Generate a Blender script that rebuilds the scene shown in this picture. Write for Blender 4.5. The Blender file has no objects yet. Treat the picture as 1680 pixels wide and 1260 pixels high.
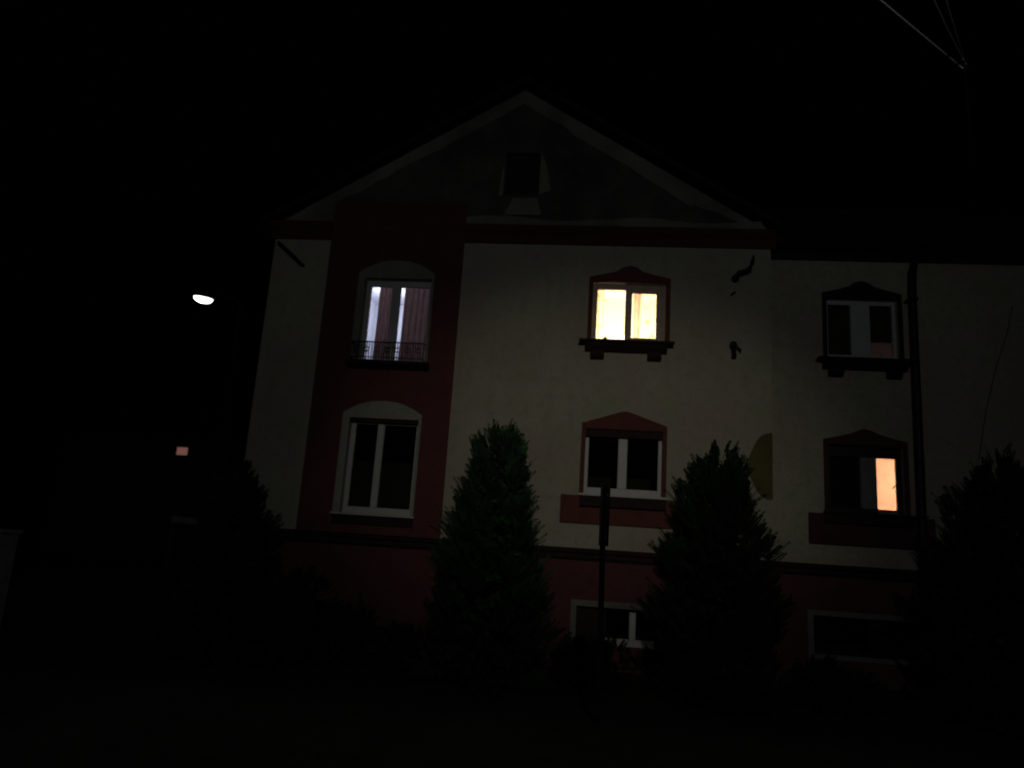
import bpy, math, random
from mathutils import Vector, Matrix
R = math.radians
sc = bpy.context.scene

# ------------------------------------------------------------------ camera
cam_d = bpy.data.cameras.new('camera')
cam = bpy.data.objects.new('camera', cam_d)
sc.collection.objects.link(cam)
sc.camera = cam
cam_d.sensor_width = 36
cam_d.lens = 36 * 1230 / 1680
cam_d.clip_end = 1500
right_w = Vector((0.993058503, 0.098288423, 0.064608016))
down_w = Vector((0.04191142, 0.217543778, -0.97515032))
fwd_w = Vector((-0.109901059, 0.971089126, 0.211914291))
EYE = Vector((0, -15, 2.15))
M = Matrix((right_w, -down_w, -fwd_w)).transposed().to_4x4()
M.translation = EYE
cam.matrix_world = M
cam_d.dof.use_dof = True            # a phone hunting for focus in the dark
cam_d.dof.focus_distance = 5.2
cam_d.dof.aperture_fstop = 1.45

# ------------------------------------------------------------------ night sky
w = bpy.data.worlds.new('World')
sc.world = w
w.use_nodes = True
nt = w.node_tree
bg = nt.nodes['Background']
sky = nt.nodes.new('ShaderNodeTexSky')
sky.sky_type = 'NISHITA'
sky.sun_disc = False
sky.sun_elevation = R(-6)
sky.sun_rotation = R(200)
nt.links.new(sky.outputs['Color'], bg.inputs['Color'])
bg.inputs['Strength'].default_value = 0.05
sc.view_settings.view_transform = 'Standard'
sc.view_settings.look = 'None'
sc.view_settings.exposure = 0
sc.view_settings.gamma = 1
sc.cycles.use_denoising = True
sc.cycles.max_bounces = 8

# ------------------------------------------------------------------ street light behind the viewer that lights the front
LAMP = Vector((0.9, -18.5, 8.0))
def beam(name, watts, half, aim, sx=1.0, col=(1.0, .925, .80)):
    sl = bpy.data.lights.new(name, 'SPOT')
    sl.energy = watts; sl.color = col; sl.spot_size = R(2 * half); sl.spot_blend = 1.0; sl.shadow_soft_size = 0.12
    o = bpy.data.objects.new(name, sl); sc.collection.objects.link(o); o.location = LAMP
    o.rotation_euler = (Vector(aim) - LAMP).to_track_quat('-Z', 'Y').to_euler(); o.scale = (sx, 1, 1)
# one road luminaire: a flat main beam and a weak wide spill
beam('street_light', 720, 13.5, (-0.1, 0, 3.9), 1.38, (1.0, .945, .78))
beam('street_light_spill', 300, 50, (-1.5, 0, 5.0), 1.0, (.92, .96, 1.0))
# added spot aimed at the wires alone, to brighten them
beam('wire_fill_light', 1700, 12.5, (4.9, -2, 13.9), 1.0, (1, 1, .98))

# ------------------------------------------------------------------ materials
def mat(name, col, rough=0.85, var=0.0, scale=3.0, bump=0.0, bscale=60.0, metal=0.0, col2=None, spec=0.3):
    m = bpy.data.materials.new(name); m.use_nodes = True
    n = m.node_tree.nodes; l = m.node_tree.links
    b = n['Principled BSDF']
    b.inputs['Roughness'].default_value = rough
    b.inputs['Metallic'].default_value = metal
    b.inputs['Specular IOR Level'].default_value = spec
    b.inputs['Base Color'].default_value = (*col, 1)
    tc = n.new('ShaderNodeTexCoord')
    if var or col2:
        no = n.new('ShaderNodeTexNoise'); no.inputs['Scale'].default_value = scale
        no.inputs['Detail'].default_value = 6; no.inputs['Roughness'].default_value = 0.6
        l.new(tc.outputs['Object'], no.inputs['Vector'])
        r = n.new('ShaderNodeValToRGB'); c = col2 or tuple(x * (1 - var) for x in col)
        r.color_ramp.elements[0].position = 0.35; r.color_ramp.elements[1].position = 0.68
        r.color_ramp.elements[0].color = (*c, 1); r.color_ramp.elements[1].color = (*col, 1)
        l.new(no.outputs['Fac'], r.inputs['Fac']); l.new(r.outputs['Color'], b.inputs['Base Color'])
    if bump:
        n2 = n.new('ShaderNodeTexNoise'); n2.inputs['Scale'].default_value = bscale; n2.inputs['Detail'].default_value = 4
        l.new(tc.outputs['Object'], n2.inputs['Vector'])
        bp = n.new('ShaderNodeBump'); bp.inputs['Strength'].default_value = bump; bp.inputs['Distance'].default_value = 0.01
        l.new(n2.outputs['Fac'], bp.inputs['Height']); l.new(bp.outputs['Normal'], b.inputs['Normal'])
    return m

def stucco(name, col, colb, colc):
    """rough render with large soft blotches, fine grain and streaks of dirt"""
    m = mat(name, col, 0.92, bump=0.6, bscale=45)
    n = m.node_tree.nodes; l = m.node_tree.links; b = n['Principled BSDF']
    tc = n.new('ShaderNodeTexCoord')
    def noise(s, det, sc3=(1, 1, 1)):
        mp = n.new('ShaderNodeMapping'); mp.inputs['Scale'].default_value = sc3
        l.new(tc.outputs['Object'], mp.inputs['Vector'])
        o = n.new('ShaderNodeTexNoise'); o.inputs['Scale'].default_value = s; o.inputs['Detail'].default_value = det
        l.new(mp.outputs['Vector'], o.inputs['Vector']); return o.outputs['Fac']
    def mix(fac, lo, hi, a, c):
        rr = n.new('ShaderNodeMapRange'); rr.inputs['From Min'].default_value = lo; rr.inputs['From Max'].default_value = hi
        l.new(fac, rr.inputs['Value'])
        x = n.new('ShaderNodeMix'); x.data_type = 'RGBA'
        l.new(rr.outputs['Result'], x.inputs['Factor'])
        for s, v in ((6, a), (7, c)):
            if isinstance(v, tuple): x.inputs[s].default_value = (*v, 1)
            else: l.new(v, x.inputs[s])
        return x.outputs[2]
    c1 = mix(noise(0.55, 3), 0.40, 0.62, col, colb)
    c2 = mix(noise(1.7, 5), 0.50, 0.75, c1, colc)
    dk = tuple(v * 0.72 for v in col)
    c3 = mix(noise(1.0, 6, (4, 4, 0.6)), 0.54, 0.9, c2, dk)
    c3b = mix(noise(5.5, 8), 0.50, 0.85, c3, dk)
    c4 = mix(noise(30, 4), 0.48, 0.85, c3b, tuple(v * 0.6 for v in col))
    l.new(c4, b.inputs['Base Color'])
    return m

def emit(name, col, s):
    m = bpy.data.materials.new(name); m.use_nodes = True
    b = m.node_tree.nodes['Principled BSDF']
    b.inputs['Base Color'].default_value = (*col, 1)
    b.inputs['Emission Color'].default_value = (*col, 1); b.inputs['Emission Strength'].default_value = s
    return m

def cloth(name, col, trans=0.5, motif=None, var=.2):
    m = bpy.data.materials.new(name); m.use_nodes = True
    n = m.node_tree.nodes; l = m.node_tree.links
    n.remove(n['Principled BSDF']); out = n['Material Output']
    d = n.new('ShaderNodeBsdfDiffuse'); t = n.new('ShaderNodeBsdfTranslucent'); x = n.new('ShaderNodeMixShader')
    x.inputs[0].default_value = trans
    tc = n.new('ShaderNodeTexCoord')
    no = n.new('ShaderNodeTexNoise'); no.inputs['Scale'].default_value = 9; l.new(tc.outputs['Object'], no.inputs['Vector'])
    r = n.new('ShaderNodeValToRGB'); r.color_ramp.elements[0].position = .35; r.color_ramp.elements[1].position = .65
    r.color_ramp.elements[0].color = (*[c * (1 - var) for c in col], 1); r.color_ramp.elements[1].color = (*col, 1)
    l.new(no.outputs['Fac'], r.inputs['Fac']); c = r.outputs['Color']
    if motif: c = motifs(m, c, motif)
    l.new(c, d.inputs['Color']); l.new(c, t.inputs['Color'])
    l.new(d.outputs[0], x.inputs[1]); l.new(t.outputs[0], x.inputs[2]); l.new(x.outputs[0], out.inputs['Surface'])
    return m

def motifs(m, base, col, scale=3.6):
    n = m.node_tree.nodes; l = m.node_tree.links
    tc = n.new('ShaderNodeTexCoord')
    v = n.new('ShaderNodeTexVoronoi'); v.inputs['Scale'].default_value = scale; v.inputs['Randomness'].default_value = 0.7
    no = n.new('ShaderNodeTexNoise'); no.inputs['Scale'].default_value = 22
    ad = n.new('ShaderNodeMix'); ad.data_type = 'VECTOR'; ad.inputs[0].default_value = 0.06
    l.new(tc.outputs['Object'], ad.inputs[4]); l.new(tc.outputs['Object'], no.inputs['Vector']); l.new(no.outputs['Color'], ad.inputs[5])
    l.new(ad.outputs[1], v.inputs['Vector'])
    r = n.new('ShaderNodeMapRange'); r.inputs['From Min'].default_value = 0.17; r.inputs['From Max'].default_value = 0.23
    l.new(v.outputs['Distance'], r.inputs['Value'])
    x = n.new('ShaderNodeMix'); x.data_type = 'RGBA'; x.inputs[6].default_value = (*col, 1)
    l.new(r.outputs['Result'], x.inputs[0]); l.new(base, x.inputs[7])
    return x.outputs[2]

def glass():
    m = bpy.data.materials.new('window_glass'); m.use_nodes = True
    n = m.node_tree.nodes; l = m.node_tree.links; n.remove(n['Principled BSDF']); out = n['Material Output']
    g = n.new('ShaderNodeBsdfGlossy'); g.inputs['Roughness'].default_value = 0.02
    t = n.new('ShaderNodeBsdfTransparent'); t.inputs['Color'].default_value = (.93, .95, .94, 1)
    f = n.new('ShaderNodeFresnel'); f.inputs['IOR'].default_value = 1.5
    x = n.new('ShaderNodeMixShader')
    l.new(f.outputs[0], x.inputs[0]); l.new(t.outputs[0], x.inputs[1]); l.new(g.outputs[0], x.inputs[2]); l.new(x.outputs[0], out.inputs['Surface'])
    return m

m_cream = stucco('cream_stucco', (.43, .41, .31), (.42, .35, .29), (.35, .375, .23))
m_red = stucco('red_stucco', (.15, .052, .045), (.12, .044, .046), (.14, .06, .040))
m_plinth = stucco('plinth_stucco', (.14, .048, .050), (.12, .044, .054), (.14, .055, .04))
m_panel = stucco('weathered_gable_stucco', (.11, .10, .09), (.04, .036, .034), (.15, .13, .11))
m_light = stucco('pale_band_stucco', (.25, .245, .22), (.11, .105, .095), (.22, .22, .18))
m_brown = mat('dark_moulding_and_shade', (.032, .018, .015), .8, .3, 6, .3)  # moulding colour, deepened to carry the shade under the sills
m_redtrim = stucco('red_window_trim', (.16, .052, .044), (.13, .046, .042), (.14, .056, .04))
m_white = mat('white_window_frame', (.55, .55, .53), .45, .12, 8)
m_warmfr = mat('warm_spill_window_frame', (.50, .36, .27), .5, .2, 8)  # frame tint carries the warm light spilling from the room
m_grey = mat('grey_panel', (.20, .21, .20), .6, .2, 5)
m_iron = mat('rusty_iron', (.035, .026, .02), .6, .4, 20, .3, 80, .4)
m_pipe = mat('dark_pipe', (.016, .015, .014), .55, .3, 10)
m_tile = mat('roof_tile', (.030, .020, .018), .9, .4, 5, .8, 12)
m_plaster_in = mat('inner_plaster', (.75, .73, .68), .9)
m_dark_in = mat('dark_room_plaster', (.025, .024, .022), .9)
m_glass = glass()
m_soot = mat('tarred_steel', (.006, .006, .006), .9)
m_grass = mat('night_grass', (.028, .034, .018), 1, .5, 4, 1.0, 50)
m_pave = mat('pavement', (.05, .048, .045), .95, .4, 5, .5, 60)
m_asph = mat('asphalt', (.04, .04, .04), .9, .3, 3, .4, 120)
m_leaf = mat('thuja_foliage', (.013, .032, .012), .8, 0, 7, col2=(.006, .015, .007), spec=.15)
m_leaf3 = mat('bright_thuja_foliage', (.032, .086, .030), .75, 0, 5, col2=(.010, .030, .012), spec=.15)
m_leaf2 = mat('bush_foliage', (.014, .024, .012), .8, 0, 7, col2=(.008, .014, .008), spec=.1)
m_bark = mat('bark', (.05, .035, .025), .95, .4, 14, .8, 30)
m_conc = mat('pale_concrete', (.36, .35, .33), .95, .3, 4, .6, 50)
m_wallp = mat('neighbour_wall', (.10, .09, .08), .95, .3, 1)
m_patch = stucco('ochre_patch', (.15, .135, .045), (.12, .09, .04), (.10, .065, .04))
m_steel = mat('dark_painted_steel', (.025, .025, .025), .5, .3, 12, 0, 50, .6)
m_signback = mat('sign_back_plate', (.02, .02, .02), .6, .2, 10)

# ------------------------------------------------------------------ mesh helpers
class MB:
    def __init__(s): s.v = []; s.f = []
    def quad(s, *p):
        k = len(s.v); s.v += [tuple(q) for q in p]; s.f.append(tuple(range(k, k + len(p)))); return s
    def box(s, x0, x1, y0, y1, z0, z1):
        k = len(s.v)
        s.v += [(x, y, z) for x in (x0, x1) for y in (y0, y1) for z in (z0, z1)]
        for f in ((0, 1, 3, 2), (4, 6, 7, 5), (0, 4, 5, 1), (2, 3, 7, 6), (0, 2, 6, 4), (1, 5, 7, 3)): s.f.append(tuple(k + i for i in f))
        return s
    def prism(s, pts, y0, y1):
        """polygon in XZ extruded along Y"""
        k = len(s.v); n = len(pts)
        s.v += [(x, y0, z) for x, z in pts] + [(x, y1, z) for x, z in pts]
        s.f.append(tuple(range(k, k + n))); s.f.append(tuple(range(k + 2 * n - 1, k + n - 1, -1)))
        for i in range(n): j = (i + 1) % n; s.f.append((k + i, k + n + i, k + n + j, k + j))
        return s
    def prismx(s, pts, x0, x1):
        """profile in YZ extruded along X"""
        k = len(s.v); n = len(pts)
        s.v += [(x0, y, z) for y, z in pts] + [(x1, y, z) for y, z in pts]
        s.f.append(tuple(range(k, k + n))); s.f.append(tuple(range(k + 2 * n - 1, k + n - 1, -1)))
        for i in range(n): j = (i + 1) % n; s.f.append((k + i, k + n + i, k + n + j, k + j))
        return s
    def tube(s, pts, r, seg=8):
        pts = [Vector(p) for p in pts]; rs = r if isinstance(r, (list, tuple)) else [r] * len(pts)
        k0 = len(s.v)
        for i, p in enumerate(pts):
            d = (pts[min(i + 1, len(pts) - 1)] - pts[max(i - 1, 0)]).normalized()
            a = d.cross(Vector((0, 0, 1)) if abs(d.z) < .9 else Vector((1, 0, 0))).normalized(); b = d.cross(a)
            for q in range(seg):
                t = 2 * math.pi * q / seg; s.v.append(tuple(p + (a * math.cos(t) + b * math.sin(t)) * rs[i]))
        for i in range(len(pts) - 1):
            for q in range(seg):
                q2 = (q + 1) % seg; a = k0 + i * seg
                s.f.append((a + q, a + q2, a + seg + q2, a + seg + q))
        s.f.append(tuple(range(k0, k0 + seg))); e = k0 + (len(pts) - 1) * seg; s.f.append(tuple(range(e + seg - 1, e - 1, -1)))
        return s
    def ellipsoid(s, c, r, seg=20, rings=10, z0=-1.0, z1=1.0):
        k = len(s.v)
        for i in range(rings + 1):
            zz = z0 + (z1 - z0) * i / rings; rr = math.sqrt(max(0, 1 - zz * zz))
            for q in range(seg):
                t = 2 * math.pi * q / seg; s.v.append((c[0] + r[0] * rr * math.cos(t), c[1] + r[1] * rr * math.sin(t), c[2] + r[2] * zz))
        for i in range(rings):
            for q in range(seg):
                q2 = (q + 1) % seg; a = k + i * seg; s.f.append((a + q, a + q2, a + seg + q2, a + seg + q))
        return s
    def build(s, name, m, parent=None, smooth=False, bevel=0):
        me = bpy.data.meshes.new(name); me.from_pydata(s.v, [], s.f); me.update(); me.materials.append(m)
        if smooth: me.polygons.foreach_set('use_smooth', [True] * len(me.polygons))
        o = bpy.data.objects.new(name, me); sc.collection.objects.link(o)
        if parent:
            o.parent = parent
            pl = parent_world(parent); o.matrix_parent_inverse = Matrix.Translation(-pl)
        if bevel:
            b = o.modifiers.new('bevel', 'BEVEL'); b.width = bevel; b.segments = 2; b.limit_method = 'ANGLE'
        return o
def parent_world(o):
    p = Vector((0, 0, 0))
    if o.type == 'EMPTY': p = Vector(o.location)
    return p
def tag(o, label=None, cat=None, group=None, kind=None):
    for k, v in (('label', label), ('category', cat), ('group', group), ('kind', kind)):
        if v: o[k] = v
    return o
def empty(name, loc, label, cat, group=None):
    o = bpy.data.objects.new(name, None); sc.collection.objects.link(o); o.location = loc
    return tag(o, label, cat, group)

# ------------------------------------------------------------------ ground
def gz(y): 
    t = max(0, min(1, (-3.2 - y) / 5.0)); t = t * t * (3 - 2 * t); return .55 * t
ys = [-400, -60, -30, -20, -14] + [-9 + i * .5 for i in range(13)] + [-2, 0, 10, 30, 80, 600]
xs = [-500, -100, -50, -25] + [-16 + 2 * i for i in range(17)] + [25, 50, 100, 500]
g = MB()
for y in ys:
    for x in xs: g.v.append((x, y, gz(y)))
n = len(xs)
for i in range(len(ys) - 1):
    for j in range(n - 1): g.f.append((i * n + j, i * n + j + 1, (i + 1) * n + j + 1, (i + 1) * n + j))
tag(g.build('ground', m_grass, smooth=True), kind='structure')
tag(MB().box(-60, 60, -12.4, -10.2, .40, .554).build('pavement', m_pave, bevel=.01), kind='structure')
tag(MB().box(-60, 60, -12.6, -12.402, .30, .60).build('kerb', m_conc, bevel=.015), kind='structure')
tag(MB().quad((-60, -26, .558), (60, -26, .558), (60, -12.6, .558), (-60, -12.6, .558)).build('road', m_asph), kind='structure')

# ------------------------------------------------------------------ house
house = empty('house', (-1.85, 0, 0), 'two storey cream stucco house with red pilaster and gable, two windows lit warm at night', 'house')
def part(mb, name, m, parent=house, **k): return mb.build(name, m, parent, **k)

def wall_grid(mb, x0, x1, z0, z1, y, holes, rev):
    X = sorted({x0, x1, *[h[0] for h in holes], *[h[1] for h in holes]}); Z = sorted({z0, z1, *[h[2] for h in holes], *[h[3] for h in holes]})
    for a, b in zip(X, X[1:]):
        for c, d in zip(Z, Z[1:]):
            if a < x0 or b > x1 or c < z0 or d > z1: continue
            if any(h[0] <= a and b <= h[1] and h[2] <= c and d <= h[3] for h in holes): continue
            mb.quad((a, y, c), (b, y, c), (b, y, d), (a, y, d))
    for a, b, c, d in holes:
        if a < x0 or b > x1: continue
        c2, d2 = max(c, z0), min(d, z1)
        mb.quad((a, y, c2), (a, y + rev, c2), (a, y + rev, d2), (a, y, d2)); mb.quad((b, y, c2), (b, y, d2), (b, y + rev, d2), (b, y + rev, c2))
        if d <= z1: mb.quad((a, y, d), (a, y + rev, d), (b, y + rev, d), (b, y, d))
        if c >= z0: mb.quad((a, y, c), (b, y, c), (b, y + rev, c), (a, y + rev, c))

H_UL = (-5.02, -3.56, 5.76, 7.62); H_LL = (-5.02, -3.56, 2.62, 4.56)
H_UM = (-.12, 1.39, 6.40, 7.68); H_LM = (-.14, 1.38, 3.28, 4.57)
H_UR = (4.74, 6.16, 6.36, 7.66); H_LR = (4.70, 6.14, 3.24, 4.58)
H_BM = (-.17, 1.75, .44, 1.14); H_BR = (4.34, 6.75, .55, 1.25)
XL, XR, WY, BY, TZ = -7.2, 3.5, .55, 11.0, 8.86
REV = .16
# main front: plain stucco above the belt, sides and back
b = MB(); wall_grid(b, XL, XR, 2.2, TZ, 0, [H_UL, H_LL, H_UM, H_LM], REV)
b.quad((XL, BY, 0), (XL, BY, TZ), (XL, 0, TZ), (XL, 0, 0)); b.quad((XR, 0, 0), (XR, 0, TZ), (XR, WY, TZ), (XR, WY, 0))
b.quad((XL, BY, 0), (XR, BY, 0), (XR, BY, TZ), (XL, BY, TZ))
b.quad((XL, BY, TZ), (XR, BY, TZ), (-1.8, BY, 12.3))
part(b, 'wall', m_cream)
b = MB(); wall_grid(b, XR, 18, 2.2, 8.9, WY, [H_UR, H_LR], REV)
b.quad((18, WY, 0), (18, BY, 0), (18, BY, 8.9), (18, WY, 8.9)); b.quad((XR, BY, 0), (18, BY, 0), (18, BY, 8.9), (XR, BY, 8.9))
b.quad((18, WY, 8.9), (18, BY, 8.9), (18, 5.8, 12.2))
part(b, 'wall', m_cream)
b = MB(); wall_grid(b, XL - .03, XR + .03, 0, 2.0, -.05, [H_BM], REV + .05)
b.quad((XL - .03, -.05, 0), (XL - .03, -.05, 2.0), (XL - .03, BY, 2.0), (XL - .03, BY, 0))
b.quad((XR + .03, -.05, 0), (XR + .03, WY - .05, 0), (XR + .03, WY - .05, 2.0), (XR + .03, -.05, 2.0))
wall_grid(b, XR + .03, 18, 0, 2.0, WY - .05, [H_BR], REV + .05)
part(b, 'basement_wall', m_plinth)
# belt moulding at eye height: stepped profile
prof = [(0, 0), (-.06, 0), (-.10, .05), (-.10, .12), (-.15, .16), (-.15, .20), (-.02, .235), (0, .235)]
b = MB().prismx([(y, z + 1.98) for y, z in prof], XL - .1, XR + .1)
b.prismx([(y + WY, z + 1.98) for y, z in prof], XR + .1, 18.1)
part(b, 'belt_moulding', m_brown)
# red pilaster with holes for its two windows, proud of the wall
b = MB(); PX0, PX1, PZ = -5.9, -2.93, 9.42
wall_grid(b, PX0, PX1, 2.215, PZ, -.045, [H_UL, H_LL], .045)
b.quad((PX0, -.045, 2.215), (PX0, -.045, PZ), (PX0, 0, PZ), (PX0, 0, 2.215)); b.quad((PX1, -.045, 2.215), (PX1, 0, 2.215), (PX1, 0, PZ), (PX1, -.045, PZ))
part(b, 'pilaster', m_red)
# dark red cornice band in two runs either side of the pilaster
cp = [(0, 8.50), (-.05, 8.50), (-.05, 8.70), (-.13, 8.76), (-.17, 8.84), (-.17, 8.88), (0, 8.88)]
b = MB().prismx(cp, XL - .08, PX0 - .003); b.prismx(cp, PX1 + .003, XR + .08)
part(b, 'cornice', stucco('red_cornice', (.11, .03, .028), (.09, .028, .026), (.10, .04, .025)))
b = MB().prismx([(WY, 8.5), (WY - .06, 8.5), (WY - .06, 8.66), (WY - .35, 8.70), (WY - .35, 8.84), (WY, 8.84)], XR + .085, 18.2)
part(b, 'eaves_board', m_brown)

# gable: dark panel, pale rake bands, pale strip at foot, attic opening
GX = -1.83; AP = 12.2
def rz(x): return 8.88 + (AP - 8.88) * (1 - abs(x - GX) / (5.37 if x < GX else 5.33))
AO = (-2.15, -1.40, 9.66, 10.66)
b = MB()
cols = sorted([XL, PX0, PX1, -2.45, AO[0], GX, AO[1], -1.1, XR])
for a, c in zip(cols, cols[1:]):
    za, zc = rz(a), rz(c)
    if AO[0] <= a and c <= AO[1]:
        b.quad((a, .01, 8.88), (c, .01, 8.88), (c, .01, AO[2]), (a, .01, AO[2])); b.quad((a, .01, AO[3]), (c, .01, AO[3]), (c, .01, zc), (a, .01, za))
    else: b.quad((a, .01, 8.88), (c, .01, 8.88), (c, .01, zc), (a, .01, za))
for (x0, x1, z0, z1) in [AO]:
    b.quad((x0, .01, z0), (x0, .25, z0), (x0, .25, z1), (x0, .01, z1)); b.quad((x1, .01, z0), (x1, .01, z1), (x1, .25, z1), (x1, .25, z0))
    b.quad((x0, .01, z1), (x0, .25, z1), (x1, .25, z1), (x1, .01, z1)); b.quad((x0, .01, z0), (x1, .01, z0), (x1, .25, z0), (x0, .25, z0))
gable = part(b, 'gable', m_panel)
b = MB().box(AO[0], AO[1], .18, .22, AO[2], AO[3]); sh = part(b, 'attic_shutter', m_pipe, gable)
b = MB()
rr = random.Random(8)
def rake(x0, x1, wv, wv2):
    n = max(2, int(abs(x1 - x0) / .22)); low = []
    for i in range(n + 1):
        t = i / n; x = x0 + (x1 - x0) * t; j = 0 if i in (0, n) else rr.uniform(-.035, .035) + .02 * math.sin(x * 4)
        low.append((x, rz(x) - (wv + (wv2 - wv) * t) + j))
    for (xa, za), (xb, zb) in zip(low, low[1:]):
        b.prism([(xa, za), (xb, zb), (xb, rz(xb)), (xa, rz(xa))], -.012, .008)
rake(-6.6, GX, .30, .34); rake(GX, 1.9, .34, .46); rake(1.9, 3.42, .40, .03)
b.prism([(XL, 8.885), (PX0 - .003, 8.885), (PX0 - .003, rz(PX0)), (-6.6, rz(-6.6)), ], -.03, .0078) if False else None
b.prism([(-7.15, 8.885), (PX0 - .004, 8.885), (PX0 - .004, rz(PX0) - .36), (-6.602, rz(-6.602) - .02)], -.026, .008)
# foot strip with an irregular weathered upper edge
random.seed(4)
top = [(3.42, 8.9)]; x = 3.3
while x > PX1 + .1:
    top.append((x, 9.10 + .035 * math.sin(x * 2.1) + random.uniform(-.02, .02))); x -= .35
top.append((PX1 + .004, 9.10))
b.prism([(PX1 + .004, 8.885), (3.44, 8.885)] + top[1:], -.026, .008)
part(b, 'gable_render_band', m_light, gable)
b = MB().prism([(-2.10, 9.165), (-1.30, 9.165), (-1.42, 9.56), (-1.95, 9.56)], -.034, .008)
b.prism([(-1.385, 9.64), (-1.13, 9.75), (-1.25, 10.35), (-1.385, 10.7)], -.03, .008)
b.prism([(-2.26, 9.60), (-2.17, 9.62), (-2.17, 10.25), (-2.22, 10.25)], -.03, .008)
part(b, 'attic_surround', stucco('dim_attic_stucco', (.26, .25, .22), (.15, .14, .12), (.24, .25, .19)), gable)

# roofs
b = MB()
def slab(b, p, th):
    """thick roof slope from four corners"""
    p = [Vector(q) for q in p]; nrm = (p[1] - p[0]).cross(p[3] - p[0]).normalized() * th
    q = [v - nrm for v in p]; k = len(b.v); b.v += [tuple(v) for v in p + q]
    b.f += [(k, k + 1, k + 2, k + 3), (k + 7, k + 6, k + 5, k + 4)] + [(k + i, k + 4 + i, k + 4 + (i + 1) % 4, k + (i + 1) % 4) for i in range(4)]
YF, YB = -.14, BY + .3
slab(b, [(GX, YF, 12.36), (GX, YB, 12.36), (XL - .38, YB, 8.76), (XL - .38, YF, 8.76)], -.12)
slab(b, [(GX, YF, 12.362), (XR + .22, YF, 8.92), (XR + .22, YB, 8.92), (GX, YB, 12.362)], -.12)
roof = part(b, 'roof', m_tile)
b = MB()
slab(b, [(XR - .6, WY - .42, 8.86), (18.4, WY - .42, 8.86), (18.4, 5.8, 12.25), (XR - .6, 5.8, 12.25)], .12)
slab(b, [(XR - .6, 5.8, 12.252), (18.4, 5.8, 12.252), (18.4, BY + .4, 8.86), (XR - .6, BY + .4, 8.86)], .12)
part(b, 'roof', m_tile)
part(MB().tube([(GX, YF - .01, 12.40), (GX, YB, 12.40)], .09, 10), 'ridge_tiles', m_tile, roof, smooth=True)
b = MB().tube([(XR + .3, WY - .5, 8.78), (18.3, WY - .5, 8.70)], .07, 10); part(b, 'gutter', m_pipe, smooth=True)
# downpipe with clamps, made wider and darker to include its shadow
b = MB().tube([(6.44, WY - .48, 8.74), (6.44, WY - .40, 8.55), (6.45, WY - .12, 8.28), (6.43, WY - .10, 7.9), (6.36, WY - .19, 2.5), (6.34, WY - .26, 2.2), (6.33, WY - .26, .2), (6.33, WY - .36, .08)], .085, 12)
dp = part(b, 'downpipe', m_pipe, smooth=True)
for z in (7.6, 3.2):
    t_ = (7.9 - z) / 5.4
    part(MB().box(6.36 + .02 * (z > 5) - .09, 6.36 + .02 * (z > 5) + .09, WY - .30, WY + .0, z, z + .04), 'pipe_clamp', m_iron, dp)

# windows -----------------------------------------------------------
def window(h, wy, bars, rails, fm, name='window', fw=.07, top=.07, bot=.09, left=None, bm=None):
    """frame with members; bars = (x0,x1) uprights; panes between"""
    x0, x1, z0, z1 = h; y0, y1 = wy + REV - .06, wy + REV + .02
    lf = left or fw
    b = MB().box(x0, x0 + lf, y0, y1, z0, z1).box(x1 - fw, x1, y0, y1, z0, z1)
    b.box(x0 + lf, x1 - fw, y0, y1, z1 - top, z1).box(x0 + lf, x1 - fw, y0, y1, z0, z0 + bot)
    if not bm:
        for (a, c) in bars: b.box(a, c, y0 - .012, y1 - .002, z0 + bot, z1 - top)
    win = part(b, name, fm, house, bevel=.006)
    if bm:
        for (a, c) in bars: part(MB().box(a, c, y0 - .012, y1 - .002, z0 + bot, z1 - top), 'mullion', bm, win, bevel=.006)
    edges = [x0 + lf] + [v for ac in bars for v in ac] + [x1 - fw]
    for i in range(0, len(edges), 2):
        part(MB().box(edges[i] - .01, edges[i + 1] + .01, wy + REV - .014, wy + REV - .008, z0 + bot - .01, z1 - top + .01), 'pane', m_glass, win)
    return win
def room(h, wy, m, dep=2.6, pad=.7, floor=.5, lit=False):
    """closed room behind one window, front open only at the window"""
    x0, x1, z0, z1 = h; X0, X1, Z0, Z1 = x0 - pad, x1 + pad, z0 - floor, z1 + .45; y = wy + REV + .001; Y = y + dep
    b = MB()
    b.quad((X0, Y, Z0), (X1, Y, Z0), (X1, Y, Z1), (X0, Y, Z1)); b.quad((X0, y, Z0), (X0, Y, Z0), (X0, Y, Z1), (X0, y, Z1)); b.quad((X1, y, Z0), (X1, Y, Z0), (X1, Y, Z1), (X1, y, Z1))
    b.quad((X0, y, Z0), (X1, y, Z0), (X1, Y, Z0), (X0, Y, Z0)); b.quad((X0, y, Z1), (X1, y, Z1), (X1, Y, Z1), (X0, Y, Z1))
    wall_grid(b, X0, X1, Z0, Z1, y, [h], .001)
    return part(b, 'room', m)
def pt(name, loc, power, col, r=.08):
    l = bpy.data.lights.new(name, 'POINT'); l.energy = power; l.color = col; l.shadow_soft_size = r
    o = bpy.data.objects.new(name, l); sc.collection.objects.link(o); o.location = loc
def curtain(x0, x1, z0, z1, y, m, label, folds=7, amp=.03, group=None, lean=0):
    b = MB(); N = folds * 8
    for i in range(N + 1):
        t = i / N; x = x0 + (x1 - x0) * t
        for j in range(7):
            s = j / 6; b.v.append((x + lean * s + .006 * math.sin(5 * s + i * .3), y + amp * (.5 + .5 * (1 - s)) * math.sin(2 * math.pi * folds * t + .5 * math.sin(3 * s)), z0 + (z1 - z0) * s))
    for i in range(N):
        for j in range(6): a = i * 7 + j; b.f.append((a, a + 7, a + 8, a + 1))
    o = b.build('curtain', m, smooth=True); return tag(o, label, 'curtain', group)
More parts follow.
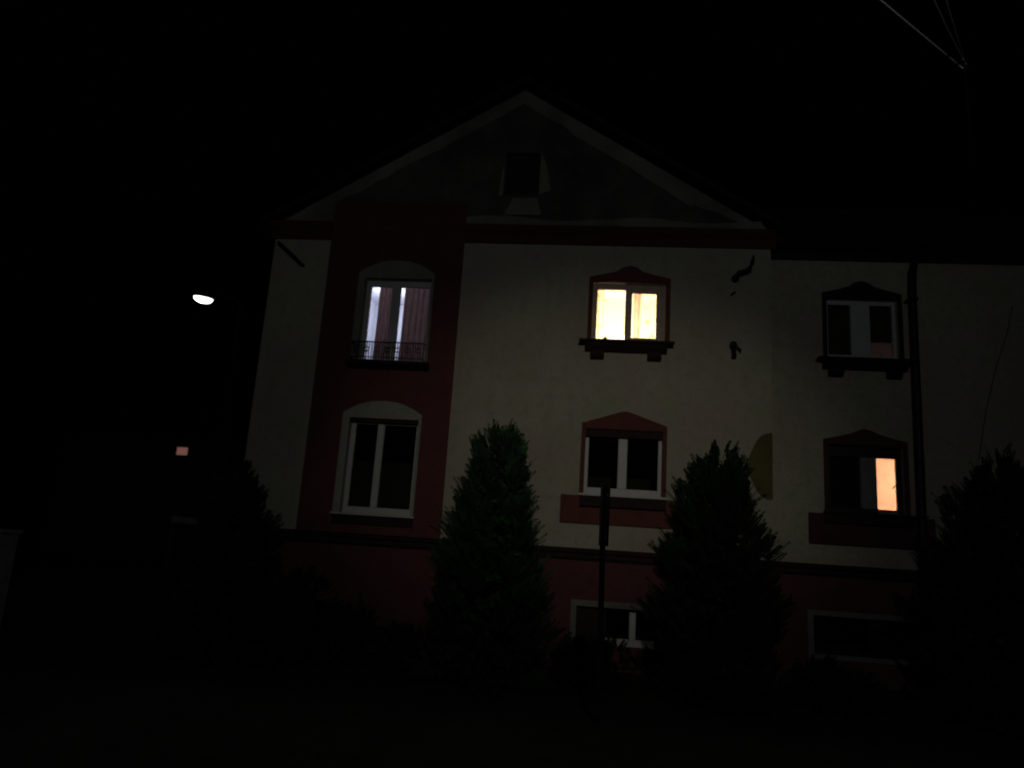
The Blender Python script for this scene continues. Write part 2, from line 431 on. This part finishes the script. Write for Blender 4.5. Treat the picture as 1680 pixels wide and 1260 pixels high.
def arc_head(x0, x1, zs, zp, n=14):
    pts = []; c = (x0 + x1) / 2; hw = (x1 - x0) / 2
    for i in range(n + 1):
        t = -1 + 2 * i / n; pts.append((c + hw * t, zs + (zp - zs) * (1 - abs(t) ** 2.2)))
    return pts
# upper left french window
wUL = window(H_UL, 0, [(-4.45, -4.26)], [], m_white, left=.10, bot=.10, top=.13)
b = MB().box(-5.17, -5.02, -.085, -.046, 5.76, 7.62).box(-3.56, -3.50, -.085, -.046, 5.76, 7.62)
b.prism([(-3.50, 7.62), (-5.17, 7.62)] + arc_head(-5.17, -3.50, 7.74, 8.03), -.085, -.046)
part(b, 'window_trim', stucco('underlit_arch_trim', (.27, .26, .24), (.22, .21, .19), (.25, .25, .20)), wUL)  # same arch trim, coloured darker for the weaker light up here
b = MB().prismx([(-.045, 5.60), (-.20, 5.66), (-.27, 5.70), (-.27, 5.755), (-.045, 5.755)], -5.18, -3.45)
part(b, 'balcony_sill', m_brown, wUL)
b = MB().tube([(-5.10, -.05, 6.15), (-5.10, -.24, 6.15), (-3.56, -.24, 6.15), (-3.56, -.05, 6.15)], .016, 6)
b.tube([(-5.10, -.05, 5.82), (-5.10, -.24, 5.82), (-3.56, -.24, 5.82), (-3.56, -.05, 5.82)], .012, 6)
for i in range(29):
    x = -5.10 + 1.54 * i / 28
    b.tube([(x, -.24, 5.76), (x, -.24 - (.03 if i % 2 else 0), 5.95), (x, -.24, 6.15)], .011, 6)
for i in range(7):   # scrolls between the bars
    c = -4.99 + .22 * i; b.tube([(c + .05 * math.cos(a), -.243, 5.99 + .05 * math.sin(a)) for a in [k * math.pi / 5 for k in range(11)]], .013, 5)
part(b, 'railing', m_iron, wUL, smooth=True)
r1 = room(H_UL, 0, mat('cool_white_room', (.62, .62, .70), .9), dep=3.0)
pt('ceiling_light', (-5.0, 1.9, 7.6), 44, (.86, .88, 1.0))
m_cur_p = cloth('dusky_pink_curtain', (.21, .125, .12), .35)
curtain(-4.81, -4.34, 5.80, 7.6, .30, m_cur_p, 'dim pink curtain behind the left leaf of the upper french window', 5, .03, 'curtains in the railed upper left window', .03)
curtain(-4.24, -3.50, 5.80, 7.6, .30, m_cur_p, 'dim pink curtain behind the right leaf of the upper french window', 6, .03, 'curtains in the railed upper left window', .03)
# lower left window
wLL = window(H_LL, 0, [(-4.45, -4.32)], [], m_white, left=.09, bot=.13, top=.10)
b = MB().box(-5.17, -5.02, -.09, -.046, 2.62, 4.56).box(-3.56, -3.50, -.09, -.046, 2.62, 4.56)
b.prism([(-3.50, 4.56), (-5.17, 4.56)] + arc_head(-5.17, -3.50, 4.66, 4.93), -.09, -.046)
part(b, 'window_trim', stucco('pale_arch_trim', (.36, .36, .31), (.33, .32, .28), (.33, .34, .26)), wLL)
part(MB().box(-5.19, -3.47, -.16, .05, 2.575, 2.615), 'sill', m_white, wLL)
part(MB().box(-5.16, -3.50, -.10, -.046, 2.40, 2.57), 'shaded_sill_apron', m_brown, wLL)  # dark block stands in for the shadow under the sill
part(MB().box(-5.02, -3.56, -.03, .08, 4.49, 4.559), 'shutter_box_shade', m_brown, wLL)  # dark strip stands in for shade under the window head
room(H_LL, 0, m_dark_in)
# pedimented windows
def pediment(win, h, y, fm, zs, zp, sx=.085, base=None, rnd=False):
    x0, x1, z0, z1 = h; b = MB()
    b.box(x0 - sx, x0, y - .05, y - .001, z0, z1); b.box(x1, x1 + sx, y - .05, y - .001, z0, z1)
    c = (x0 + x1) / 2
    if rnd: head = [(x0 - sx, zs), (x0 + .22, zs + .07), (c - .26, zs + .14), (c - .16, zp - .05), (c, zp), (c + .16, zp - .05), (c + .26, zs + .14), (x1 - .22, zs + .07), (x1 + sx, zs)]
    else: head = [(x0 - sx, zs), (c - .08, zp - .015), (c + .06, zp), (x1 + sx, zs)]
    b.prism([(x1 + sx, z1), (x0 - sx, z1)] + head, y - .05, y - .001)
    part(b, 'window_trim', fm, win, bevel=.008)
def bracket_sill(win, x0, x1, z, y):
    part(MB().prismx([(y, z - .04), (y - .30, z - .05), (y - .30, z), (y, z + .005)], x0, x1), 'sill', m_brown, win, bevel=.006)
    part(MB().prismx([(y - .001, z - .20), (y - .12, z - .20), (y - .20, z - .12), (y - .24, z - .043), (y - .001, z - .043)], x0 + .13, x1 - .13), 'shaded_sill_apron', m_brown, win)
    for a in (x0 + .24, x1 - .52):
        part(MB().prismx([(y - .001, z - .36), (y - .10, z - .36), (y - .17, z - .30), (y - .17, z - .203), (y - .001, z - .203)], a, a + .28), 'sill_bracket', m_brown, win, bevel=.008)
wUM = window(H_UM, 0, [(.56, .70)], [], m_warmfr, fw=.07, left=.10, top=.11, bot=.08)
part(MB().box(1.20, 1.319, .095, .155, 6.481, 7.569).box(.701, 1.20, .095, .155, 7.50, 7.569).box(.701, 1.20, .095, .155, 6.481, 6.53), 'sash', m_warmfr, wUM)
pediment(wUM, H_UM, 0, stucco('red_trim_upper', (.14, .045, .036), (.12, .04, .036), (.13, .05, .034)), 7.79, 8.06, rnd=True)
bracket_sill(wUM, -.36, 1.55, 6.375, 0)
m_wp = mat('wallpaper', (.80, .74, .58), .9)
bs = m_wp.node_tree.nodes['Principled BSDF']
rgb = m_wp.node_tree.nodes.new('ShaderNodeRGB'); rgb.outputs[0].default_value = (.84, .79, .62, 1)
m_wp.node_tree.links.new(motifs(m_wp, rgb.outputs[0], (.50, .42, .24), 3.2), bs.inputs['Base Color'])
room(H_UM, 0, m_wp, dep=2.4)
pt('table_lamp_light', (.50, .95, 6.75), 150, (1.0, .92, .80), .10)
m_sheer = cloth('sheer_cream_curtain', (.78, .64, .44), .55, (.50, .42, .24))
m_pinkc = cloth('pink_edge_curtain', (.74, .42, .30), .4)
curtain(-.30, .13, 6.45, 7.9, .30, m_sheer, 'cream patterned curtain at the left edge of the brightly lit window', 4, .025, None, -.02)
curtain(.74, .90, 6.45, 7.9, .32, m_pinkc, 'narrow pink curtain behind the right pane of the brightly lit window', 2, .02)
# flowerpot standing inside on the sill
fp = empty('flowerpot', (.10, .26, 6.42), 'small low plant pot on the sill of the brightly lit window', 'plant pot')
MB().tube([(.10, .26, 6.40), (.10, .26, 6.49)], [.05, .065], 12).build('pot', m_warmfr, fp)
b = MB(); random.seed(2)
for i in range(16):
    a = random.uniform(0, 6.28); r = random.uniform(.04, .11); p = Vector((.10, .26, 6.49)); q = p + Vector((r * math.cos(a), r * .5 * math.sin(a), random.uniform(.02, .10)))
    b.quad(p, q + Vector((0, 0, .02)), q + Vector((.02, 0, -.005)))
b.build('leaves', m_leaf, fp)
pt_ = MB().box(-.3, 1.55, .19, .34, 6.36, 6.398); part(pt_, 'inner_sill', m_white, wUM)

wLM = window(H_LM, 0, [(.52, .70)], [], m_white, fw=.07, left=.07, top=.13, bot=.13)
pediment(wLM, H_LM, 0, m_redtrim, 4.68, 4.95)
part(MB().box(-.24, 1.48, -.10, .05, 3.235, 3.275), 'sill', m_white, wLM)
part(MB().box(-.20, 1.46, -.15, -.052, 3.03, 3.23), 'shaded_sill_apron', m_brown, wLM)  # dark block in place of the sill's cast shadow
part(MB().box(-.58, 1.86, -.05, -.001, 2.69, 3.232), 'apron_panel', m_redtrim, wLM)
part(MB().box(-.14, 1.38, .0, .08, 4.42, 4.569), 'shutter_box_shade', m_brown, wLM)  # dark strip covers the top frame member where shade falls
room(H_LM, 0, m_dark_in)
# wing windows
wUR = window(H_UR, WY, [(5.26, 5.64)], [], m_white, fw=.07, left=.06, top=.09, bot=.12)
pediment(wUR, H_UR, WY, m_brown, 7.79, 8.06, rnd=True)
bracket_sill(wUR, 4.50, 6.40, 6.335, WY)
room(H_UR, WY, mat('dim_pink_room', (.5, .4, .36), .9), dep=2.0)
pt('bedside_light', (5.8, 2.0, 6.5), .9, (1, .82, .74), .1)
m_blind = mat('dark_olive_blind', (.05, .05, .03), .9, .2, 8)
tag(MB().box(4.76, 5.50, WY + .26, WY + .268, 6.40, 7.75).build('roller_blind', m_blind), 'dark blind fully drawn behind the left pane of the upper wing window', 'blind')
tag(MB().box(5.52, 6.16, WY + .26, WY + .268, 6.82, 7.75).build('roller_blind', m_blind), 'dark blind ending above the pink curtain in the upper wing window', 'blind')
curtain(5.52, 6.14, 6.40, 6.90, WY + .32, cloth('pink_cafe_curtain', (.70, .50, .46), .5), 'short dim pink curtain in the lower corner of the upper wing window', 4, .025)
wLR = window(H_LR, WY, [(5.36, 5.66)], [], m_pipe, fw=.10, left=.07, top=.22, bot=.10, bm=m_grey)
part(MB().box(5.665, 6.04, WY + .085, WY + .10, 3.25, 3.335), 'lower_rail', m_grey, wLR)
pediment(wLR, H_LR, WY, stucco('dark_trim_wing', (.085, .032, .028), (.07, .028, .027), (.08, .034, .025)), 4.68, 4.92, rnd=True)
part(MB().box(4.60, 6.24, WY - .15, WY - .052, 3.02, 3.20), 'shaded_sill_apron', m_brown, wLR)
part(MB().box(4.58, 6.26, WY - .20, WY + .05, 3.20, 3.238), 'sill', m_brown, wLR)
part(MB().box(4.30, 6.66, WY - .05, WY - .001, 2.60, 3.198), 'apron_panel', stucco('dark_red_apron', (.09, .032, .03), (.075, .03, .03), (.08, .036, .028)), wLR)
part(MB().tube([(6.05, WY + .10, 3.76), (6.05, WY + .06, 3.76), (6.00, WY + .06, 3.83), (5.94, WY + .06, 3.76)], .014, 6), 'handle', m_iron, wLR)
room(H_LR, WY, mat('peach_room', (.8, .6, .42), .9), dep=2.2)
pt('room_light', (6.0, 2.0, 3.9), 185, (1.0, .80, .68), .25)
tag(MB().box(5.50, 6.2, WY + .30, WY + .304, 3.25, 4.70).build('roller_blind', cloth('peach_blind', (.80, .64, .54), .6, None, .02)), 'backlit peach blind glowing in the right pane of the ground floor wing window', 'blind')
tag(MB().box(4.60, 5.46, WY + .24, WY + .25, 3.24, 4.75).build('roller_blind', mat('black_blind', (.01, .01, .012), .9)), 'black blind behind the left pane of the ground floor wing window', 'blind')
# partition keeps the light on the right side of that room
part(MB().box(5.462, 5.498, WY + REV + .03, WY + 2.3, 2.8, 5.0), 'partition', m_dark_in)
# basement windows
wBM = window(H_BM, 0, [(.84, .96)], [], m_white, fw=.06, bot=.13, top=.06)
b = MB().box(H_BM[0] - .11, H_BM[0], -.09, -.051, H_BM[2], H_BM[3]).box(H_BM[1], H_BM[1] + .11, -.09, -.051, H_BM[2], H_BM[3]).box(H_BM[0] - .11, H_BM[1] + .11, -.09, -.051, H_BM[3], H_BM[3] + .11)
part(b, 'window_trim', m_light, wBM)
part(MB().box(-.17, .40, .05, .09, .44, 1.14), 'shade_panel', m_brown, wBM)  # dark sheet stands in for the shaded left part of the window
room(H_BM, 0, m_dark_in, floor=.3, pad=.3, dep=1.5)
wBR = window(H_BR, WY, [(5.42, 5.75)], [], m_pipe, fw=.06, bot=.06, top=.06)
h = H_BR; b = MB().box(h[0] - .11, h[0], WY - .09, WY - .051, h[2] - .09, h[3] + .1).box(h[1], h[1] + .11, WY - .09, WY - .051, h[2] - .09, h[3] + .1)
b.box(h[0], h[1], WY - .09, WY - .051, h[3], h[3] + .1).box(h[0], h[1], WY - .09, WY - .051, h[2] - .09, h[2])
part(b, 'window_trim', stucco('grey_basement_trim', (.22, .22, .20), (.19, .19, .18), (.18, .18, .15)), wBR)
b = MB()
for z in (.72, .88, 1.04): b.tube([(h[0] + .01, WY - .02, z), (h[1] - .01, WY - .02, z)], .012, 6)
part(b, 'window_bars', m_iron, wBR)
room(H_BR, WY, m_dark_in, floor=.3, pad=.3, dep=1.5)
# half oval ochre patch of old plaster against the corner
pts = [(3.497, 3.36), (3.497, 4.66)] + [(3.497 - .46 * math.sin(a) * (1 + .05 * math.sin(5 * a)), 4.0 + .66 * math.cos(a)) for a in [math.pi * k / 18 for k in range(1, 18)]]
part(MB().prism(pts, -.006, .0), 'plaster_patch', m_patch)

# iron brackets on the wall
def bracket(pts, r, label, disc=None):
    b = MB().tube(pts, r, 8)
    o = b.build('wall_bracket', m_iron, smooth=True); tag(o, label, 'bracket', 'old iron brackets on the upper wall')
    if disc: MB().ellipsoid(disc[0], disc[1], 12, 8).build('insulator', m_pipe, o, smooth=True)
    return o
bracket([(2.76, 0, 7.84), (2.77, -.10, 7.83), (2.84, -.14, 7.93), (2.96, -.14, 7.96), (3.05, -.15, 8.02), (3.10, -.15, 8.17), (3.13, -.15, 8.30)], [.05, .05, .05, .045, .055, .045, .02], 'crooked dark iron bracket high on the wall right of the lit window', ((2.77, -.10, 7.82), (.075, .05, .07)))
bracket([(2.73, 0, 6.36), (2.73, -.12, 6.38), (2.74, -.13, 6.26), (2.74, -.13, 6.14)], [.05, .06, .045, .05], 'short dark iron bracket level with the lit window sill', ((2.73, -.12, 6.40), (.075, .06, .075)))
bracket([(2.80, -.1, 6.36), (2.86, -.13, 6.30), (2.87, -.1, 6.27)], .02, 'thin iron hook beside the short bracket by the lit window')
bracket([(2.70, .0, 7.48), (2.72, -.04, 7.50), (2.78, -.04, 7.54)], .022, 'tiny iron stub on the wall below the crooked bracket')
bracket([(-7.12, 0, 8.42), (-7.05, -.10, 8.36), (-6.75, -.10, 8.12), (-6.5, -.08, 7.9), (-6.47, 0, 7.88)], .035, 'slanting iron bar on the wall under the left end of the roof')
# thin cable sagging over the wing wall
tag(MB().tube([(8.4, WY - .02, 7.6), (8.25, WY - .02, 7.0), (8.0, WY - .02, 6.3), (7.75, WY - .02, 5.4), (7.55, WY - .02, 4.4)], .007, 6).build('cable', m_iron), 'thin dark cable hanging down the far right wall', 'cable')

# ------------------------------------------------------------------ roof mast and wires
mast = empty('roof_mast', (9.06, 3, 10.3), 'thin dark roof mast where the overhead wires meet', 'mast')
MB().tube([(9.06, 3, 10.2), (9.06, 3, 15.0)], .028, 8).build('pole', m_soot, mast)
MB().tube([(8.86, 2.9, 14.86), (9.26, 3.1, 14.86)], .03, 8).build('crossarm', m_soot, mast)
m_wire = mat('bare_wire', (.85, .85, .85), .5, 0, 5, 0, 50, .2)
def wire(p, q, sag, label, r=.010):
    p, q = Vector(p), Vector(q); pts = []
    for i in range(41):
        t = i / 40; v = p.lerp(q, t); v.z -= sag * 4 * t * (1 - t); pts.append(v)
    tag(MB().tube(pts, r, 6).build('overhead_wire', m_wire, smooth=True), label, 'wire', 'overhead wires at the upper right')
def far(a, b_, k): a, b_ = Vector(a), Vector(b_); return a + (b_ - a) * k
A0 = (8.98, 2.95, 14.80)
wire(A0, far(A0, (5.53, -1, 13.62), 3.2), .05, 'brightest overhead wire, running to the upper left from the mast', .016)
A1 = (9.02, 2.97, 15.05)
wire(A1, far(A1, (6.62, -1, 13.60), 3.2), .30, 'left one of the two steep overhead wires', .014)
wire((9.10, 3.02, 14.95), far((9.10, 3.02, 14.95), (6.82, -1, 13.62), 3.2), .34, 'right one of the two steep overhead wires', .014)

# ------------------------------------------------------------------ street lamps
def street_lamp(loc, arm, label, glow, grp='street lamps'):
    x, y, z = loc
    o = empty('street_lamp', (x + arm, y, gz(y)), label, 'street lamp', grp)
    MB().tube([(x + arm, y, gz(y)), (x + arm, y, 3), (x + arm, y, z - .2), (x + arm * .85, y, z + .12), (x + arm * .4, y, z + .12), (x + .2 * (1 if arm > 0 else -1), y, z + .07)], [.10, .085, .06, .045, .04, .035], 10).build('pole', m_soot, o, smooth=True)
    def tilt(m): m.v = [(a, b, c - (a - x) * .13) for a, b, c in m.v]; return m
    tilt(MB().ellipsoid((x, y, z + .05), (.42, .20, .15), 24, 6, -.05, 1).ellipsoid((x, y, z + .045), (.42, .20, .02), 24, 3, -1, -.05)).build('lamp_housing', m_steel, o, smooth=True)
    tilt(MB().ellipsoid((x, y, z + .03), (.325, .19, .18), 24, 10, -1, .0)).build('diffuser', glow, o, smooth=True)
    return o
lit = emit('lamp_glow', (1.0, .97, .90), 3.2)
L = street_lamp((-12.72, 7, 9.34), 1.35, 'glowing white street lamp on a dark pole left of the house', lit)
L.rotation_euler = (0, R(0), 0)
L2 = street_lamp((LAMP.x, LAMP.y - .25, LAMP.z + .25), 1.3, 'tall street lamp on the road behind the viewer lighting the house front', lit)

# ------------------------------------------------------------------ far neighbour, gate, pillar
nb = empty('neighbour_house', (-27, 30, 0), 'dark far off house with one small dim pinkish window', 'house')
b = MB(); wall_grid(b, -34, -20, 0, 7.4, 30, [(-26.25, -25.40, 6.42, 7.02)], .12)
b.quad((-20, 30, 0), (-20, 40, 0), (-20, 40, 7.4), (-20, 30, 7.4)); b.quad((-34, 30, 0), (-34, 40, 0), (-34, 40, 7.4), (-34, 30, 7.4))
part(b, 'wall', m_wallp, nb)
part(MB().prismx([(29.5, 7.4), (40.5, 7.4), (35, 11)], -34.4, -19.6), 'roof', m_tile, nb)
nw = part(MB().box(-26.25, -26.19, 30.04, 30.1, 6.42, 7.02).box(-25.46, -25.40, 30.04, 30.1, 6.42, 7.02).box(-26.19, -25.46, 30.04, 30.1, 6.42, 6.48).box(-26.19, -25.46, 30.04, 30.1, 6.96, 7.02), 'window', m_brown, nb)
part(MB().box(-26.19, -25.46, 30.06, 30.07, 6.48, 6.96), 'pane', emit('dim_lit_window', (.34, .15, .12), .42), nw)
gt = empty('gate', (-14.2, 11, 0), 'dim gate with a pale top beam left of the house', 'gate')
MB().box(-14.86, -13.66, 10.9, 11.1, 2.20, 2.44).build('beam', m_conc, gt, bevel=.02)
for x in (-14.84, -13.80): MB().box(x, x + .12, 10.94, 11.06, 0, 2.20).build('post', m_wallp, gt)
b = MB()
for i in range(8): b.box(-14.71 + .113 * i, -14.71 + .113 * i + .10, 10.98, 11.01, .1, 2.1)
b.build('gate_leaf', m_pipe, gt)
pl = empty('gate_pillar', (-11.15, -1.5, 0), 'pale plastered pillar at the left edge of the picture', 'pillar')
MB().box(-11.38, -10.90, -1.74, -1.26, -.05, 1.78).build('shaft', m_conc, pl, bevel=.015)
MB().box(-11.42, -10.86, -1.78, -1.22, 1.781, 1.86).build('cap', m_conc, pl, bevel=.015)

# ------------------------------------------------------------------ sign post, seen edge on
sp = empty('sign_post', (.19, -6, gz(-6)), 'thin dark street sign on a post in front of the ground floor window', 'sign')
MB().tube([(.19, -6, .3), (.16, -6, 2.93)], .032, 12).build('post', m_soot, sp, smooth=True)
b = MB().prism([(-.30, 0), (.30, 0), (.30, .70), (-.30, .70)], -.012, .012)
plate = b.build('sign_plate', m_signback, sp, bevel=.008)
plate.matrix_parent_inverse = Matrix(); plate.location = (-.012, -.04, 2.23 - gz(-6)); plate.rotation_euler = (0, 0, R(80))
for z in (2.30, 2.80): MB().box(.12, .21, -6.05, -5.95, z, z + .04).build('clamp', m_iron, sp)

# ------------------------------------------------------------------ vegetation
def frond(b, p, d, L, rnd, leaf=.060, wid=.011, n=9):
    d = d.normalized(); side = d.cross(Vector((rnd.uniform(-1, 1), rnd.uniform(-1, 1), rnd.uniform(-1, 1)))).normalized()
    for i in range(n):
        t = (i + .6) / n; q = p + d * (L * t) + Vector((0, 0, .05 * L * t))
        k = leaf * (1.25 - .75 * t)
        for s in (-1, 1):
            a = (d * .9 + side * s * .75).normalized(); c = a.cross(d.cross(side)).normalized() * wid
            e = q + a * k * rnd.uniform(.8, 1.25)
            b.quad(q, q + a * k * .5 + c, e, q + a * k * .5 - c)
    e = p + d * L * 1.12; c = side * wid * .8; b.quad(p + d * L * .85, p + d * L + c, e, p + d * L - c)
def thuja(x, y, prof, label, seed, nfr=1500, wispy=0, fm=None):
    """prof = [(z, radius)] from the ground to the tip"""
    rnd = random.Random(seed); z0 = gz(y); H = prof[-1][0]
    def rad(z):
        for (a, ra), (c, rc) in zip(prof, prof[1:]):
            if a <= z <= c: return ra + (rc - ra) * (z - a) / (c - a)
        return .02
    o = empty('conifer', (x, y, z0), label, 'tree', 'conical evergreens in front of the house')
    MB().tube([(x, y, z0 - .05), (x + .03, y, 1.2), (x - .02, y, 2.4), (x, y, H - .3)], [.11, .085, .05, .015], 9).build('trunk', m_bark, o, smooth=True)
    b = MB()
    for i in range(26):
        z = z0 + .25 + (H - z0 - .6) * i / 26; a = i * 2.4; r = rad(z) * .8
        b.tube([(x, y, z), (x + r * .5 * math.cos(a), y + r * .5 * math.sin(a), z + r * .35), (x + r * math.cos(a), y + r * math.sin(a), z + r * .9)], [.022, .014, .006], 5)
    b.build('limb', m_bark, o)
    b = MB(); K = []
    # clumps: lobes that give the flame shaped outline
    nl = 85
    for i in range(nl):
        t = (i + .5) / nl; z = z0 + .15 + (H - z0 - .15) * (1 - (1 - t) ** .9); a = i * 2.39996 + rnd.uniform(-.4, .4)
        K.append((z, a, rnd.uniform(.70, 1.20)))
    for i in range(nfr):
        z, a, s = K[rnd.randrange(nl)]; zz = z + rnd.gauss(0, .085); r = rad(min(max(zz, prof[0][0]), H - .02)) * s
        aa = a + rnd.gauss(0, .15); rr = r * rnd.uniform(.55, .98) - .10
        rr = max(rr, .0)
        p = Vector((x + rr * math.cos(aa), y + rr * math.sin(aa), zz - .12))
        up = rnd.uniform(.7, 1.7) + (.5 if zz > H - .7 else 0)
        d = Vector((math.cos(aa) + rnd.gauss(0, .25), math.sin(aa) + rnd.gauss(0, .25), up))
        frond(b, p, d, rnd.uniform(.18, .34) * (.75 if zz > H - .5 else 1), rnd)
    for i in range(wispy):
        p = Vector((x + rnd.uniform(-.22, .22), y + rnd.uniform(-.15, .15), H - rnd.uniform(.3, .55)))
        frond(b, p, Vector((rnd.gauss(0, .35), rnd.gauss(0, .3), 1.5)), rnd.uniform(.3, .5), rnd, .05, .010, 7)
    # shaded inner mass of old needles
    for i in range(1300):
        z = rnd.uniform(z0 + .1, H - .5); r = rad(z) * rnd.uniform(0, .72); a = rnd.uniform(0, 6.283); s = .10
        c = Vector((x + r * math.cos(a), y + r * math.sin(a), z)); u = Vector((rnd.gauss(0, 1), rnd.gauss(0, 1), rnd.gauss(0, 1))).normalized(); v = u.orthogonal().normalized()
        b.quad(c - u * s, c + v * s * .6, c + u * s, c - v * s * .6)
    b.build('foliage', fm or m_leaf, o)
    return o
prof1 = [(0.05, 1.0), (1.0, 1.10), (1.7, .98), (2.4, .83), (3.1, .68), (3.5, .57), (3.8, .45), (4.0, .28)]
prof2 = [(0.05, .98), (1.3, 1.0), (2.15, .90), (3.0, .68), (3.4, .57), (3.65, .45), (3.82, .28)]
thuja(-1.53, -2.8, prof1, 'tall conical evergreen between the left windows and the middle windows', 11, 4200, 10, m_leaf3)
thuja(2.02, -2.8, prof2, 'conical evergreen with a broad loose top right of the middle windows', 23, 4000, 14)
thuja(6.2, -2.8, [(0.05, 1.05), (1.3, 1.1), (2.4, .98), (3.1, .78), (3.6, .55), (3.9, .30)], 'dark conical evergreen at the right edge of the picture', 37, 4200, 8)
thuja(-6.05, -2.5, [(0.05, .9), (1.0, .95), (1.8, .80), (2.4, .62), (2.9, .42), (3.15, .10)], 'dark conical evergreen hiding the left corner of the house', 41, 2800, 8)
def bush(x, y, rx, h, label, seed, n=700):
    rnd = random.Random(seed); z0 = gz(y); o = empty('bush', (x, y, z0), label, 'bush', 'low dark bushes below the house')
    b = MB()
    for i in range(9):
        a = i * 2.4; b.tube([(x, y, z0), (x + rx * .3 * math.cos(a), y + rx * .3 * math.sin(a), z0 + h * .5), (x + rx * .6 * math.cos(a), y + rx * .5 * math.sin(a), z0 + h * .85)], [.02, .012, .004], 5)
    b.build('stems', m_bark, o)
    b = MB(); lob = [(rnd.uniform(-.5, .5), rnd.uniform(-.5, .5), rnd.uniform(.3, .72), rnd.uniform(.3, .45)) for _ in range(9)]
    for i in range(n):
        lx, ly, lz, lr = lob[i % 9]; u = Vector((rnd.gauss(0, 1), rnd.gauss(0, 1), rnd.gauss(0, 1))).normalized() * rnd.uniform(.4, 1)
        p = Vector((x + rx * (lx + lr * u.x), y + rx * (ly + lr * u.y), z0 + max(.02, h * (lz + lr * .7 * u.z))))
        frond(b, p, u + Vector((0, 0, .3)), rnd.uniform(.10, .22), rnd, .06, .014, 5)
    b.build('foliage', m_leaf2, o)
bush(-5.0, -2.6, .95, 1.65, 'dark rounded bush under the lower left window', 5, 1100)
bush(-4.0, -2.4, .75, 1.15, 'lower dark bush between its taller neighbour and the tall evergreen', 6, 800)
bush(.10, -1.9, .75, .82, 'low dark bush in front of the basement window', 7, 700)
bush(4.0, -2.2, .9, .75, 'low dark bush right of the broad topped evergreen', 8, 700)
bush(-2.9, -1.9, .6, .75, 'small dark bush left of the tall evergreen foot', 9, 500)
